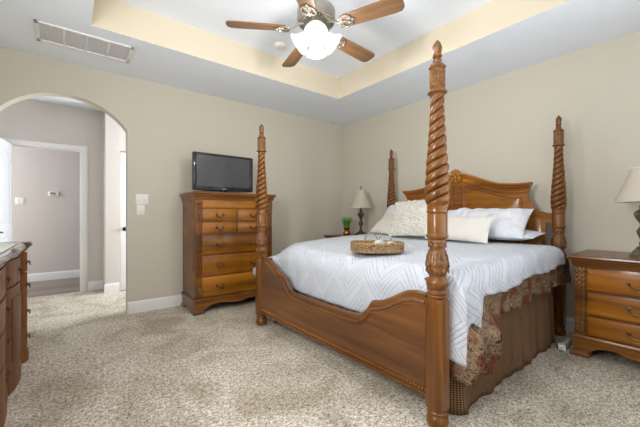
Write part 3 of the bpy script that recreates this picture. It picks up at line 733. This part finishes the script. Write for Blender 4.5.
# ------------------------------------------------------------------ four poster bed
bed = thing('four_poster_bed', 'king size wooden four poster bed with twisted posts', 'bed', (2.64, 1.988, 0))
BX, BY = 2.64, 1.988
def oct_ring(h, c, z):   # chamfered square, half width h, chamfer c, 16 points for matching
    pts = []
    cor = [(h, h-c), (h-c, h), (-h+c, h), (-h, h-c), (-h, -h+c), (-h+c, -h), (h-c, -h), (h, -h+c)]
    for i in range(8):
        a, b_ = cor[i], cor[(i+1) % 8]
        pts.append((a[0], a[1], z)); pts.append(((a[0]+b_[0])/2, (a[1]+b_[1])/2, z))
    return pts
def make_post_parts(parent):
    mb = MB()
    # turned foot
    mb.lathe([(0.0, 0.0), (0.046, 0.0), (0.055, 0.012), (0.058, 0.04), (0.055, 0.06), (0.047, 0.068), (0.045, 0.074), (0.052, 0.08), (0.053, 0.088), (0.047, 0.094), (0.046, 0.10)], 28)
    # chamfered square shaft
    mb.rings([oct_ring(h, c, z) for h, c, z in ((0.044, 0.018, 0.098), (0.051, 0.017, 0.112), (0.051, 0.017, 0.672), (0.050, 0.020, 0.685), (0.043, 0.024, 0.70))])
    # rings, ball, vase, collar
    mb.lathe([(0.046, 0.698), (0.055, 0.704), (0.056, 0.711), (0.049, 0.718), (0.053, 0.722), (0.053, 0.728), (0.044, 0.735), (0.041, 0.742), (0.050, 0.752), (0.0575, 0.768), (0.0585, 0.782), (0.053, 0.798), (0.043, 0.808), (0.040, 0.815), (0.046, 0.820), (0.047, 0.826)], 32)
    shaft = mb.build('shaft', M['oak_z'], parent)
    mb = MB()
    mb.lathe([(0.044, 0.824), (0.052, 0.84), (0.058, 0.865), (0.058, 0.885), (0.053, 0.91), (0.043, 0.94), (0.038, 0.968), (0.042, 0.985), (0.050, 0.998), (0.046, 1.010), (0.044, 1.014)], 48,
             fn=lambda a, z: 1+0.045*math.cos(8*a)*sm((z-0.83)/0.03)*sm((1.0-z)/0.03))
    for k in range(8):
        a = 2*PI*k/8+PI/8
        for (z, r, h_) in ((0.855, 0.056, 0.024), (0.885, 0.058, 0.024), (0.915, 0.053, 0.022), (0.942, 0.044, 0.018), (0.985, 0.044, 0.016)):
            m_ = Matrix.Rotation(a, 3, 'Z') @ Matrix.Rotation(R(-8), 3, 'Y')
            mb.ell((r*math.cos(a), r*math.sin(a), z), (0.0045, 0.013, h_), 8, 6, m_)
    mb.build('carved_vase', M['carved'], parent)
    mb = MB()
    mb.lathe([(0.044, 1.010), (0.050, 1.018), (0.0575, 1.026), (0.058, 1.036), (0.051, 1.044), (0.049, 1.050)], 32)
    mb.rings([oct_ring(h, h*0.55, z) for h, z in ((0.048, 1.046), (0.048, 1.15), (0.046, 1.155))])
    mb.lathe([(0.046, 1.150), (0.054, 1.158), (0.056, 1.166), (0.050, 1.176), (0.052, 1.184)], 32)
    # rope twist
    z0, z1 = 1.18, 1.80; nz = 210; seg = 72; rs = []
    def RT(z):
        t = (z-z0)/(z1-z0)
        tab = [(0, 0.053), (0.08, 0.0635), (0.18, 0.0655), (0.35, 0.060), (0.55, 0.050), (0.75, 0.042), (0.9, 0.037), (1.0, 0.036)]
        for (a, ra), (b_, rb) in zip(tab[:-1], tab[1:]):
            if t <= b_: return ra+(rb-ra)*sm((t-a)/(b_-a))
        return 0.036
    for i in range(nz+1):
        z = z0+(z1-z0)*i/nz; ring = []
        fade = sm((z-z0)/0.04)*sm((z1-z)/0.03)
        for k in range(seg):
            a = 2*PI*k/seg
            ph = 3*(a - 2*PI*z/0.156)/2
            sn = abs(math.sin(ph)); r = RT(z)*(1-fade*(0.10*(1-sn)+0.31*math.exp(-(sn/0.25)**2)))
            ring.append((r*math.cos(a), r*math.sin(a), z))
        rs.append(ring)
    mb.rings(rs)
    mb.build('twist', M['oak_z'], parent, angle=60)
    mb = MB()
    mb.lathe([(0.036, 1.796), (0.044, 1.80), (0.052, 1.806), (0.051, 1.813), (0.042, 1.822)], 32)
    mb.rings([oct_ring(h, h*0.5, z) for h, z in ((0.035, 1.818), (0.0365, 1.826), (0.037, 1.925), (0.034, 1.935), (0.041, 1.942), (0.040, 1.950), (0.030, 1.962), (0.02, 1.972))])
    for k in range(8):
        a = 2*PI*k/8
        for z in (1.845, 1.868, 1.891, 1.912):
            mb.ell((0.037*math.cos(a), 0.037*math.sin(a), z), (0.0055, 0.0095, 0.0125), 8, 6, Matrix.Rotation(a, 3, 'Z'))
    mb.build('carved_capital', M['carved'], parent)
    mb = MB()
    mb.lathe([(0.018, 1.968), (0.023, 1.978), (0.024, 1.984), (0.016, 1.992), (0.015, 1.998), (0.025, 2.003), (0.026, 2.010), (0.0195, 2.016), (0.022, 2.028), (0.0225, 2.044), (0.0255, 2.052), (0.0235, 2.060), (0.017, 2.076), (0.008, 2.088), (0.001, 2.096)], 24,
             fn=lambda a, z: 1+0.06*math.cos(8*a) if z > 2.02 else 1)
    mb.build('finial', M['carved'], parent)
p0 = None
for (x, y) in ((1.578, 0.971), (1.598, 3.010), (3.687, 0.990), (3.697, 3.010)):
    if p0 is None:
        po = bpy.data.objects.new('bedpost', None); COL.objects.link(po); po.parent = bed; make_post_parts(po); p0 = po
    else: po = copy_tree(p0, bed)
    po.location = (x-BX, y-BY, 0)
# footboard: contour symmetrical about the middle, d = distance from the post centre line
half = 1.022
def contour(t):   # |y| from centre -> z of the top edge
    t = abs(t)
    tab = [(0, 0.430), (0.30, 0.432), (0.40, 0.442), (0.455, 0.462), (0.505, 0.505), (0.535, 0.548), (0.548, 0.566), (0.60, 0.576), (0.64, 0.588), (0.70, 0.618), (0.76, 0.652), (0.82, 0.682), (0.88, 0.694), (0.97, 0.690)]
    for (a, za), (b_, zb) in zip(tab[:-1], tab[1:]):
        if t <= b_: return za+(zb-za)*(t-a)/(b_-a)
    return tab[-1][1]
FXc = 1.588-BX
ys = [-0.97+1.94*i/160 for i in range(161)]
poly = [(-0.972, 0.15), (0.972, 0.15)]+[(y, contour(y)-0.006) for y in reversed(ys)]
fb = MB().prism(poly, 'x', FXc-0.018, FXc+0.022, 0.0).build('footboard', M['foot_y'], bed, angle=30)
mb = MB()   # rolled moulding following the top edge (two beads)
for off, rx, xo in ((0.0, 0.019, 0.0), (-0.036, 0.010, -0.020), (-0.060, 0.006, -0.019)):
    path = [(FXc+0.002+xo, y, contour(y)+off) for y in ys[2:-2]]
    mb.tube(path, rx, 10)
mb.build('top_moulding', M['foot_y'], fb, angle=60)
mb = MB(); mb.box(FXc-0.03, FXc+0.022, -0.972, 0.972, 0.135, 0.158, 0.005); mb.box(FXc-0.024, FXc+0.02, -0.972, 0.972, 0.158, 0.166, 0.002)
br = mb.build('bottom_rail', M['foot_y'], fb)
mb = MB()
n = 96
for i in range(n):
    y = -0.955+1.91*i/(n-1)
    mb.ell((FXc-0.026, y, 0.176), (0.009, 0.0078, 0.010), 8, 6, Matrix.Rotation(R(30), 3, 'X'))
mb.build('rope_bead', M['oak_y'], fb)
# side rails
for s in (-1, 1):
    MB().box(1.64-BX, 3.65-BX, s*0.985-0.0125, s*0.985+0.0125, 0.22, 0.40, 0.004).build('side_rail', M['oak_x'], bed)
# headboard
HX = 3.70-BX
def hcrest(t):
    t = abs(t)
    tab = [(0, 1.635), (0.06, 1.632), (0.12, 1.618), (0.20, 1.588), (0.30, 1.545), (0.40, 1.508), (0.48, 1.488), (0.58, 1.475), (0.68, 1.470), (0.775, 1.474)]
    for (a, za), (b_, zb) in zip(tab[:-1], tab[1:]):
        if t <= b_: return za+(zb-za)*(t-a)/(b_-a)
    return tab[-1][1]
hy = [-0.74+1.48*i/80 for i in range(81)]
# shoulders sweep down in a concave curve to the posts
sh = [(0.74, 1.40), (0.735, 1.36), (0.742, 1.31), (0.765, 1.26), (0.80, 1.215), (0.845, 1.182), (0.90, 1.164), (0.975, 1.156)]
lowr = [(0.975, 1.075), (0.89, 1.070), (0.89, 0.42)]
poly = [(-a, z) for a, z in reversed(lowr)] if False else []
right = sh+lowr
poly = [(y, hcrest(y)-0.05) for y in hy]+[(a, z) for a, z in right]+[(-a, z) for a, z in reversed(right)]
hb = MB().prism(poly, 'x', HX-0.018, HX+0.022).build('headboard', M['oak_y'], bed, angle=30)
mb = MB()   # crown moulding swept along the crest, profile steps out towards the room
hy2 = [-0.775+1.55*i/100 for i in range(101)]
prof = [(0.024, -0.10), (-0.030, -0.10), (-0.034, -0.094), (-0.030, -0.088), (-0.026, -0.080), (-0.030, -0.060), (-0.046, -0.044), (-0.050, -0.040), (-0.050, -0.034), (-0.072, -0.022), (-0.078, -0.014), (-0.078, -0.004), (-0.070, 0.0), (0.024, 0.0)]
mb.rings([[(HX+dx, y*(1-0.6*max(0, -dz-0.02)), hcrest(y)+dz) for dx, dz in prof] for y in hy2])
mb.build('crown_moulding', M['oak_y'], hb, angle=30)
# raised panels either side of a centre stile
for s in (-1, 1):
    top = [(s*(0.07+0.60*i/30), hcrest(0.07+0.60*i/30)-0.135-0.015*sm((i/30-0.75)*4)) for i in range(31)]
    poly = [(s*0.67, 0.60), (s*0.07, 0.60)]+top
    if s > 0: pass
    MB().prism(poly, 'x', HX-0.022, HX-0.016, 0.003).build('panel', M['front_y'], hb, angle=30)
    mb = MB(); mb.tube([(HX-0.022, s*0.07, 0.62)]+[(HX-0.022, a, z) for a, z in top]+[(HX-0.022, s*0.67, 0.62)], 0.013, 8)
    mb.build('panel_bead', M['oak_y'], hb, angle=60)
    mb = MB(); mb.box(HX-0.024, HX-0.016, min(s*0.73, s*0.86), max(s*0.73, s*0.86), 0.5, 1.10, 0.004); mb.build('stile', M['oak_z'], hb)
mb = MB()   # shell carving on the crest
for k in range(7):
    a = R(-84+28*k)
    m_ = Matrix.Rotation(-a, 3, 'X')
    mb.ell((HX-0.084, 0.040*math.sin(a), 1.612+0.040*math.cos(a)), (0.022, 0.0165, 0.036), 12, 8, m_)
for s in (-1, 1):
    mb.ell((HX-0.084, s*0.042, 1.572), (0.022, 0.026, 0.026), 12, 8); mb.ell((HX-0.102, s*0.042, 1.572), (0.009, 0.012, 0.012), 10, 6)
mb.ell((HX-0.088, 0, 1.586), (0.022, 0.018, 0.030), 12, 8); mb.ell((HX-0.08, 0, 1.545), (0.016, 0.014, 0.026), 10, 8)
mb.box(HX-0.075, HX-0.02, -0.055, 0.055, 1.535, 1.62, 0.008)
mb.build('shell_carving', M['oak_y'], hb)

# mattress
o = MB().box(1.80, 3.66, 1.05, 2.84, 0.40, 0.745, 0.07, 4).build('mattress', M['mattress'])
tag(o, 'mattress of the four poster bed under the white comforter', 'mattress')

# ------------------------------------------------------------------ bed linen
def topz(x, y):
    t = sm((x-1.8)/1.3)
    return 0.822+0.05*t+0.02*math.exp(-((y-2.75)/0.30)**2)-0.15*sm((2.02-x)/0.36)*sm((y-2.62)/0.42)
YR, YL, RC = 0.985, 2.995, 0.105
YL, RCL = 2.94, 0.165
def drop(a, Rr):
    if a <= 0: return 0.0, 0.0
    if a < Rr*PI/2: return Rr*math.sin(a/Rr), Rr*(1-math.cos(a/Rr))
    return Rr, Rr+(a-Rr*PI/2)
def drape(u0, u1, nu, nv, hemR, hemL, foot_a, inset, amp, xe=1.845, rf=0.165, seed=0, ruff=0.0, bunch=0.0):
    """cloth laid over the mattress: U runs from the foot hem to the head, V from the right hem to the left one"""
    def flat(a, b_):
        u = -foot_a+(u1-xe+foot_a)*a                # metres from the foot edge
        x = xe+max(0, u)
        lr = hemR(x if u > 0 else xe-0.0-drop(-u, rf)[0]); ll = hemL(x)
        W = YL-YR
        v = -lr+(W+lr+ll)*b_
        return u, v, W
    def fn(a, b_):
        u, v, W = flat(a, b_)
        side = max(-v, v-W, 0)
        inner = sm((min(v, W-v)-(-0.02))/0.16)
        uu = u if u > 0 else u*(1.0*inner)
        ox, dx = drop(-uu, rf)
        if u < 0 and inner < 1:
            ox = min(-u, rf)*1.0*sm(-u/rf)*(1-inner)+ox*inner if inner > 0 else min(-u, rf)*sm(-u/rf)
        x = xe+max(0, u)-ox
        oy, dy = drop(side, RC if v < W/2 else RCL)
        y = (YR-oy) if v < 0 else (YL+oy) if v > W else YR+v
        z = topz(x, y)-dx-dy-inset
        if u < -rf and inner < 1:
            ext = -u-rf                              # side cloth carries on round the corner behind the post
            y += (ext*0.55 if v < W/2 else ext*0.25*sm((side-0.25)/0.2))*(1-inner)*min(1, side/RC)
            x -= min(0.035, ext*0.3)*(1-inner)
            z += 0.25*ext*sm(side/0.3)
            z += dx*(1-inner)*0
        y += inset if v < 0 else (-inset if v > W else 0)
        x += inset if u < 0 else 0
        nvv = noise.noise(Vector((x*3.1+seed, y*3.1, z*3.1)))*1.0+noise.noise(Vector((x*8+seed, y*8, z*8)))*0.5
        d = amp*nvv
        if v > W and not bunch:
            y += 0.33*sm((1.95-x)/0.25)*sm((side-0.18)/0.30)   # left foot corner swings out past the post
        if side > RC:
            k = sm((side-RC)/0.15)
            w = math.sin(x*34+seed+3*noise.noise(Vector((x*4, seed, 0))))*((0.008 if not ruff else 0.002)*k+ruff*sm((side-0.25)/0.10))
            y += (-1 if v < 0 else 1)*(w+d*0.6+0.012*k+(bunch*sm((2.14-x)/0.16)*sm((side-0.28)/0.12)*(1-0.6*sm((side-0.5)/0.12)) if bunch else 0)); z += 0.4*d
        elif u < -rf:
            x += -(d*0.5)+0.004*math.sin(y*30+seed); z += 0.3*d
        else: z += d
        return (x, y, z)
    def uvf(a, b_):
        u, v, W = flat(a, b_); return (u, v)
    mb = MB(); mb.grid(fn, nu, nv, uvf); return mb
hemR = lambda x: 0.225+0.325*sm((1.93-x)/0.22)+0.012*math.sin(x*9)
hemL = lambda x: 0.27+0.26*sm((1.90-x)/0.2)
c = drape(0, 3.44, 130, 150, hemR, hemL, 0.485, 0.0, 0.010, seed=1.7).build('comforter', M['comforter'], thick=0.012)
tag(c, 'white comforter with tufted chevron pattern covering the bed', 'comforter')
hem2R = lambda x: 0.375+0.265*sm((2.10-x)/0.12)+0.012*math.sin(x*13)
hem2L = lambda x: 0.40
fl = drape(0, 3.63, 110, 120, hem2R, hem2L, 0.52, 0.026, 0.006, seed=5.1, ruff=0.014, bunch=0.085).build('bedspread', M['floral'], thick=0.006)
tag(fl, 'brown and red paisley bedspread showing below the comforter', 'bedspread')
# gathered bed skirt: U shaped curtain round foot and sides
path = []
for i in range(150): path.append((3.42-(3.42-1.80)*i/149, 0.965))
for i in range(1, 12): a = PI/2*i/11; path.append((1.80-0.07*math.sin(a), 1.035-0.07*math.cos(a)))
for i in range(1, 120): path.append((1.73, 1.035+(2.945-1.035)*i/119))
for i in range(1, 12): a = PI/2*i/11; path.append((1.80-0.07*math.cos(a), 2.945+0.07*math.sin(a)))
for i in range(1, 150): path.append((1.80+(3.42-1.80)*i/149, 3.015))
cum = [0]
for a, b_ in zip(path[:-1], path[1:]): cum.append(cum[-1]+math.hypot(b_[0]-a[0], b_[1]-a[1]))
nP = len(path)
def skfn(a, b_):
    i = min(nP-1, int(round(a*(nP-1)))); x, y = path[i]; j0, j1 = max(0, i-2), min(nP-1, i+2)
    tx, ty = path[j1][0]-path[j0][0], path[j1][1]-path[j0][1]; l = math.hypot(tx, ty) or 1
    nx, ny = -ty/l, tx/l
    if False: nx, ny = -nx, -ny
    s_ = cum[i]; low = 1-b_
    w = (0.010*math.sin(s_*15+2*math.sin(s_*4))+0.006*math.sin(s_*38))*(0.25+0.75*low)
    if 1.60 < s_ < 1.75: w -= 0.016*low
    flare = -0.022*low
    return (x-nx*(w+flare)*-1*-1, y-ny*(w+flare)*-1*-1, 0.004+0.2*sm((1.86-x)/0.1)*sm((y-1.0)/0.3)*sm((2.98-y)/0.3)*(1-b_)+0.55*b_)
sk = MB().grid(skfn, nP, 14, lambda a, b_: (cum[min(nP-1, int(round(a*(nP-1))))], 0.55*b_)).build('bed_skirt', M['skirt'], thick=0.004)
tag(sk, 'brown diamond weave bed skirt hanging to the carpet', 'bed skirt')

# ------------------------------------------------------------------ pillows
def pillow_mb(w, h, t, nu=44, nv=40, wr=0.006, seed=0, ruffle=0.0, pinch=0.10):
    """pillow in local coordinates: width along x, height along z (0 at the bottom edge), thickness along y"""
    mb = MB()
    def side(sgn):
        def fn(a, b_):
            u, v = 2*a-1, 2*b_-1
            px = 1-pinch*(1-abs(v)**2.2)*0.35*abs(u)**3; pz = 1-pinch*(1-abs(u)**2.2)*0.55*abs(v)**3
            th = t*0.5*((max(0, 1-abs(u)**2.6))**0.62)*((max(0, 1-abs(v)**2.6))**0.62)
            x, z = u*w/2*px, h/2+v*h/2*pz
            e_ = min(1, 6*min(1-abs(u), 1-abs(v)))
            n_ = noise.noise(Vector((x*7+seed, z*7, sgn*2)))*wr*e_+noise.noise(Vector((x*22+seed, z*22, sgn*3)))*wr*0.4*e_
            if ruffle:
                q = noise.noise(Vector((x*40+seed, z*40, sgn*5)))
                n_ += ruffle*(abs(q)*1.8-0.3)*min(1, 10*min(1-abs(u), 1-abs(v))+0.25)
            return (x, sgn*(th+n_), z)
        return fn
    mb.grid(side(1), nu, nv); mb.grid(side(-1), nu, nv)
    bmesh.ops.remove_doubles(mb.bm, verts=mb.bm.verts[:], dist=0.0006)
    return mb
def place_pillow(name, label, mat, w, h, t, x, y, z, lean, yaw=0, roll=0, group=None, **kw):
    mb = pillow_mb(w, h, t, **kw)
    mt = Matrix.Translation((x, y, z)) @ Matrix.Rotation(R(-90+yaw), 4, 'Z') @ Matrix.Rotation(R(-lean), 4, 'X') @ Matrix.Rotation(R(roll), 4, 'Y')
    o = mb.build(name, mat, angle=80); o.matrix_world = mt
    return tag(o, label, 'pillow', 'pillows on the bed')
# lean > 0 tips the top towards the headboard
place_pillow('pillow', 'white flat pillow with pointed corner lowest on the right of bed', M['pillow_white'], 0.72, 0.36, 0.10, 3.27, 1.43, 0.932, 84, 0, 0, seed=3)
place_pillow('pillow', 'large plump white pillow leaning on headboard at bed right', M['pillow_white'], 0.90, 0.47, 0.17, 3.20, 1.585, 0.925, 54, 4, -1, seed=9, wr=0.034, nu=70, nv=50)
place_pillow('pillow', 'cream linen lumbar pillow in front of the right white pillow', M['pillow_cream'], 0.66, 0.265, 0.11, 3.02, 1.68, 0.886, 22, 0, 1, seed=12)
place_pillow('pillow', 'white pillow at back left against headboard behind the ivory ones', M['pillow_white'], 0.70, 0.44, 0.16, 3.40, 2.70, 0.935, 38, 0, 3, seed=21)
place_pillow('pillow', 'ivory knit pillow leaning at the far left of bed', M['pillow_knit'], 0.50, 0.38, 0.13, 3.12, 2.70, 0.905, 50, -6, 5, seed=27, ruffle=0.006)
place_pillow('pillow', 'shaggy ivory ruffled pillow behind the tall near bedpost', M['pillow_fluffy'], 0.54, 0.46, 0.14, 3.03, 2.235, 0.898, 24, 0, -3, seed=31, nu=120, nv=100, ruffle=0.046)

# ------------------------------------------------------------------ wicker tray on the bed and what it holds
TXc, TYc, TZc = 1.985, 1.765, 0.846
tr_ = thing('wicker_tray', 'oval wicker tray with looped handle lying on the comforter', 'tray', (TXc, TYc, TZc), R(-38.3+3))
A_, B_ = 0.203, 0.165
def oval(t, sA=A_, sB=B_, p=2.5):
    c_, s_ = math.cos(t), math.sin(t)
    return (sA*math.copysign(abs(c_)**(2/p), c_), sB*math.copysign(abs(s_)**(2/p), s_))
mb = MB(); mb.prism([oval(2*PI*k/48, A_-0.01, B_-0.01) for k in range(48)], 'z', 0.0, 0.008); mb.build('tray_base', M['wicker'], tr_)
mb = MB()
for lev in range(5):
    for ph in (0, 1):
        path = []
        nn = 120
        for k in range(nn):
            t = 2*PI*k/nn; f = 1+0.012*lev/5
            x, y = oval(t, A_*f, B_*f); w = 0.005*math.sin(30*t+ph*PI+lev*PI)
            path.append((x*(1+w/A_), y*(1+w/B_), 0.012+lev*0.0125+0.003*math.cos(30*t+ph*PI)))
        mb.tube(path, 0.0062, 6, closed=True)
mb.build('woven_wall', M['wicker'], tr_, angle=70)
mb = MB(); mb.tube([(*oval(2*PI*k/80, A_*1.02, B_*1.02), 0.074+0.0015*math.sin(24*2*PI*k/80)) for k in range(80)], 0.008, 8, closed=True); mb.build('rim', M['wicker'], tr_, angle=70)
mb = MB(); mb.tube([(0.0+0.055*math.cos(t)-0.01, B_*1.02, 0.078+0.062*math.sin(t)) for t in [PI*k/16 for k in range(17)]], 0.0055, 8); mb.build('handle', M['wicker'], tr_)
mb = MB(); mb.tube([(0.0+0.055*math.cos(t)-0.01, -B_*1.02-0.012*math.sin(t), 0.078-0.01*math.sin(t)) for t in [PI*k/16 for k in range(17)]], 0.0055, 8); mb.build('handle', M['wicker'], tr_)
rot = Matrix.Rotation(R(-35.3), 3, 'Z')
for (dx, dy, rr, lab) in ((0.01, -0.045, 0.050, 'left grey and white glazed ornament inside the wicker tray'), (0.105, -0.035, 0.043, 'right grey and white glazed ornament inside the wicker tray')):
    v = rot @ Vector((dx, dy, 0))
    t = thing('round_ornament', lab, 'ornament', (TXc+v.x, TYc+v.y, TZc+0.0085), 0, 'ornaments in the wicker tray')
    MB().lathe([(0, 0), (rr*0.6, 0.001), (rr*0.95, rr*0.5), (rr*1.05, rr*0.95), (rr*0.9, rr*1.45), (rr*0.5, rr*1.82), (rr*0.15, rr*1.9), (0, rr*1.88)], 30, fn=lambda a, z: 1+0.05*math.cos(7*a)).build('body', M['ornament'], t)
    MB().tube([(0, 0, rr*1.82), (0.003, 0, rr*2.1), (0.010, 0.002, rr*2.25)], 0.004, 7).build('stem', M['bronze'], t)

# ------------------------------------------------------------------ dresser on the left (faces +x)
ds = thing('dresser', 'long brown wooden dresser with curved fronts at the left edge', 'dresser', (XL+0.02, 2.45, 0))
DXo, DYo = XL+0.02, 2.45
bays = [(1.40, 1.585), (1.585, 2.125), (2.125, 2.775), (2.775, 3.315), (3.315, 3.50)]
bul = [0.060, 0.044, 0.030, 0.044, 0.060]
XF = -0.318
def xf(y, off=0.0):
    for (a, b_), h in zip(bays, bul):
        if a <= y <= b_:
            return XF+h*math.sin(PI*(y-a)/(b_-a))**0.8+off
    return XF+off
def plan(off, ends):
    pts = []
    n = 140
    for i in range(n+1):
        y = 1.40+(2.10)*i/n
        yy = 2.45+(y-2.45)*(1+ends/1.05)
        pts.append((xf(y, off)-DXo, yy-DYo))
    return [(0.0, 1.40-ends-DYo)]+pts+[(0.0, 3.50+ends-DYo)]
def loft_plan(mb, prof):
    mb.rings([[(x, y, z) for x, y in plan(o_, o_)] for o_, z in prof])
mb = MB(); loft_plan(mb, [(0.0, 0.10), (0.0, 0.862)]); mb.build('carcass', M['dresser'], ds, angle=30)
mb = MB(); loft_plan(mb, [(0.002, 0.860), (0.012, 0.864), (0.014, 0.876), (0.026, 0.888), (0.030, 0.896), (0.040, 0.900), (0.044, 0.912), (0.040, 0.926), (0.034, 0.932)]); mb.build('top', M['dresser_top'], ds, angle=30)
mb = MB(); loft_plan(mb, [(0.020, 0.0), (0.022, 0.06), (0.016, 0.075), (0.020, 0.085), (0.012, 0.10), (0.002, 0.105)]); mb.build('base', M['dresser'], ds, angle=30)
def curved_front(name, y0, y1, z0, z1, off=0.014):
    n = 16; pts = []
    for i in range(n+1): y = y0+(y1-y0)*i/n; pts.append((xf(y, off)-DXo, y-DYo))
    for i in range(n, -1, -1): y = y0+(y1-y0)*i/n; pts.append((xf(y, -0.004)-DXo, y-DYo))
    mb = MB(); mb.prism(pts, 'z', z0, z1, 0.004); return mb
def ds_handle(par, y, z): 
    return bail_handle(par, (xf(y, 0.015)-DXo, y-DYo, z), '+x', w=0.024, depth=0.6)
for bi in (0, 4):
    a, b_ = bays[bi]
    for (z0, z1) in ((0.705, 0.850), (0.505, 0.690), (0.295, 0.490), (0.115, 0.280)):
        d = curved_front('drawer', a+0.012, b_-0.012, z0, z1).build('drawer', M['dresser'], ds, angle=30); ds_handle(d, (a+b_)/2, (z0+z1)/2)
for bi in (1, 3):
    a, b_ = bays[bi]
    d = curved_front('drawer', a+0.012, b_-0.012, 0.690, 0.850).build('drawer', M['dresser'], ds, angle=30); ds_handle(d, (a+b_)/2, 0.77)
    d = curved_front('door', a+0.012, b_-0.012, 0.115, 0.675).build('door', M['dresser'], ds, angle=30)
    mid = (a+b_)/2
    mb = curved_front('p', a+0.085, b_-0.085, 0.19, 0.60, 0.020); mb.build('door_panel', M['dresser'], d, angle=30)
    ds_handle(d, b_-0.04 if bi == 3 else a+0.04, 0.42)
a, b_ = bays[2]
for (z0, z1) in ((0.690, 0.850), (0.505, 0.675), (0.315, 0.490), (0.115, 0.300)):
    d = curved_front('drawer', a+0.012, b_-0.012, z0, z1).build('drawer', M['dresser'], ds, angle=30)
    ds_handle(d, a+0.13, (z0+z1)/2); ds_handle(d, b_-0.13, (z0+z1)/2)
mb = MB()
mb.grid(lambda a, b_: (-0.72+0.435*a, 1.60+1.63*b_, 0.9345+0.0012*math.sin(40*b_)*math.sin(9*a)), 14, 60)
rn = mb.build('table_runner', M['runner'], thick=-0.003)
tag(rn, 'white cloth runner lying on top of the dresser', 'table runner')

# ------------------------------------------------------------------ small things on the floor by the nightstand
t = thing('power_strip', 'grey power strip lying on carpet between bed and nightstand', 'power strip', (3.47, 0.872, 0), R(-82))
MB().box(-0.026, 0.026, -0.10, 0.10, 0, 0.034, 0.006).build('body', M['plastic_grey'], t)
mb = MB()
for k in range(4): mb.box(-0.016, 0.016, -0.088+k*0.046, -0.058+k*0.046, 0.033, 0.036, 0.001)
mb.build('socket_row', M['plastic'], t)
t = thing('charger_plug', 'small white charger plug and cord on carpet beside bed skirt', 'plug', (3.30, 0.865, 0), R(20))
MB().box(-0.035, 0.035, -0.028, 0.028, 0, 0.05, 0.008).build('body', M['plastic'], t)
MB().box(-0.055, -0.034, -0.012, 0.012, 0.008, 0.032, 0.004).build('connector', M['plastic'], t)
MB().tube([(-0.05, 0, 0.012), (-0.10, -0.02, 0.005), (-0.17, -0.03, 0.005), (-0.25, 0.01, 0.005), (-0.30, 0.06, 0.005)], 0.004, 6).build('power_cord', M['cord'], t)
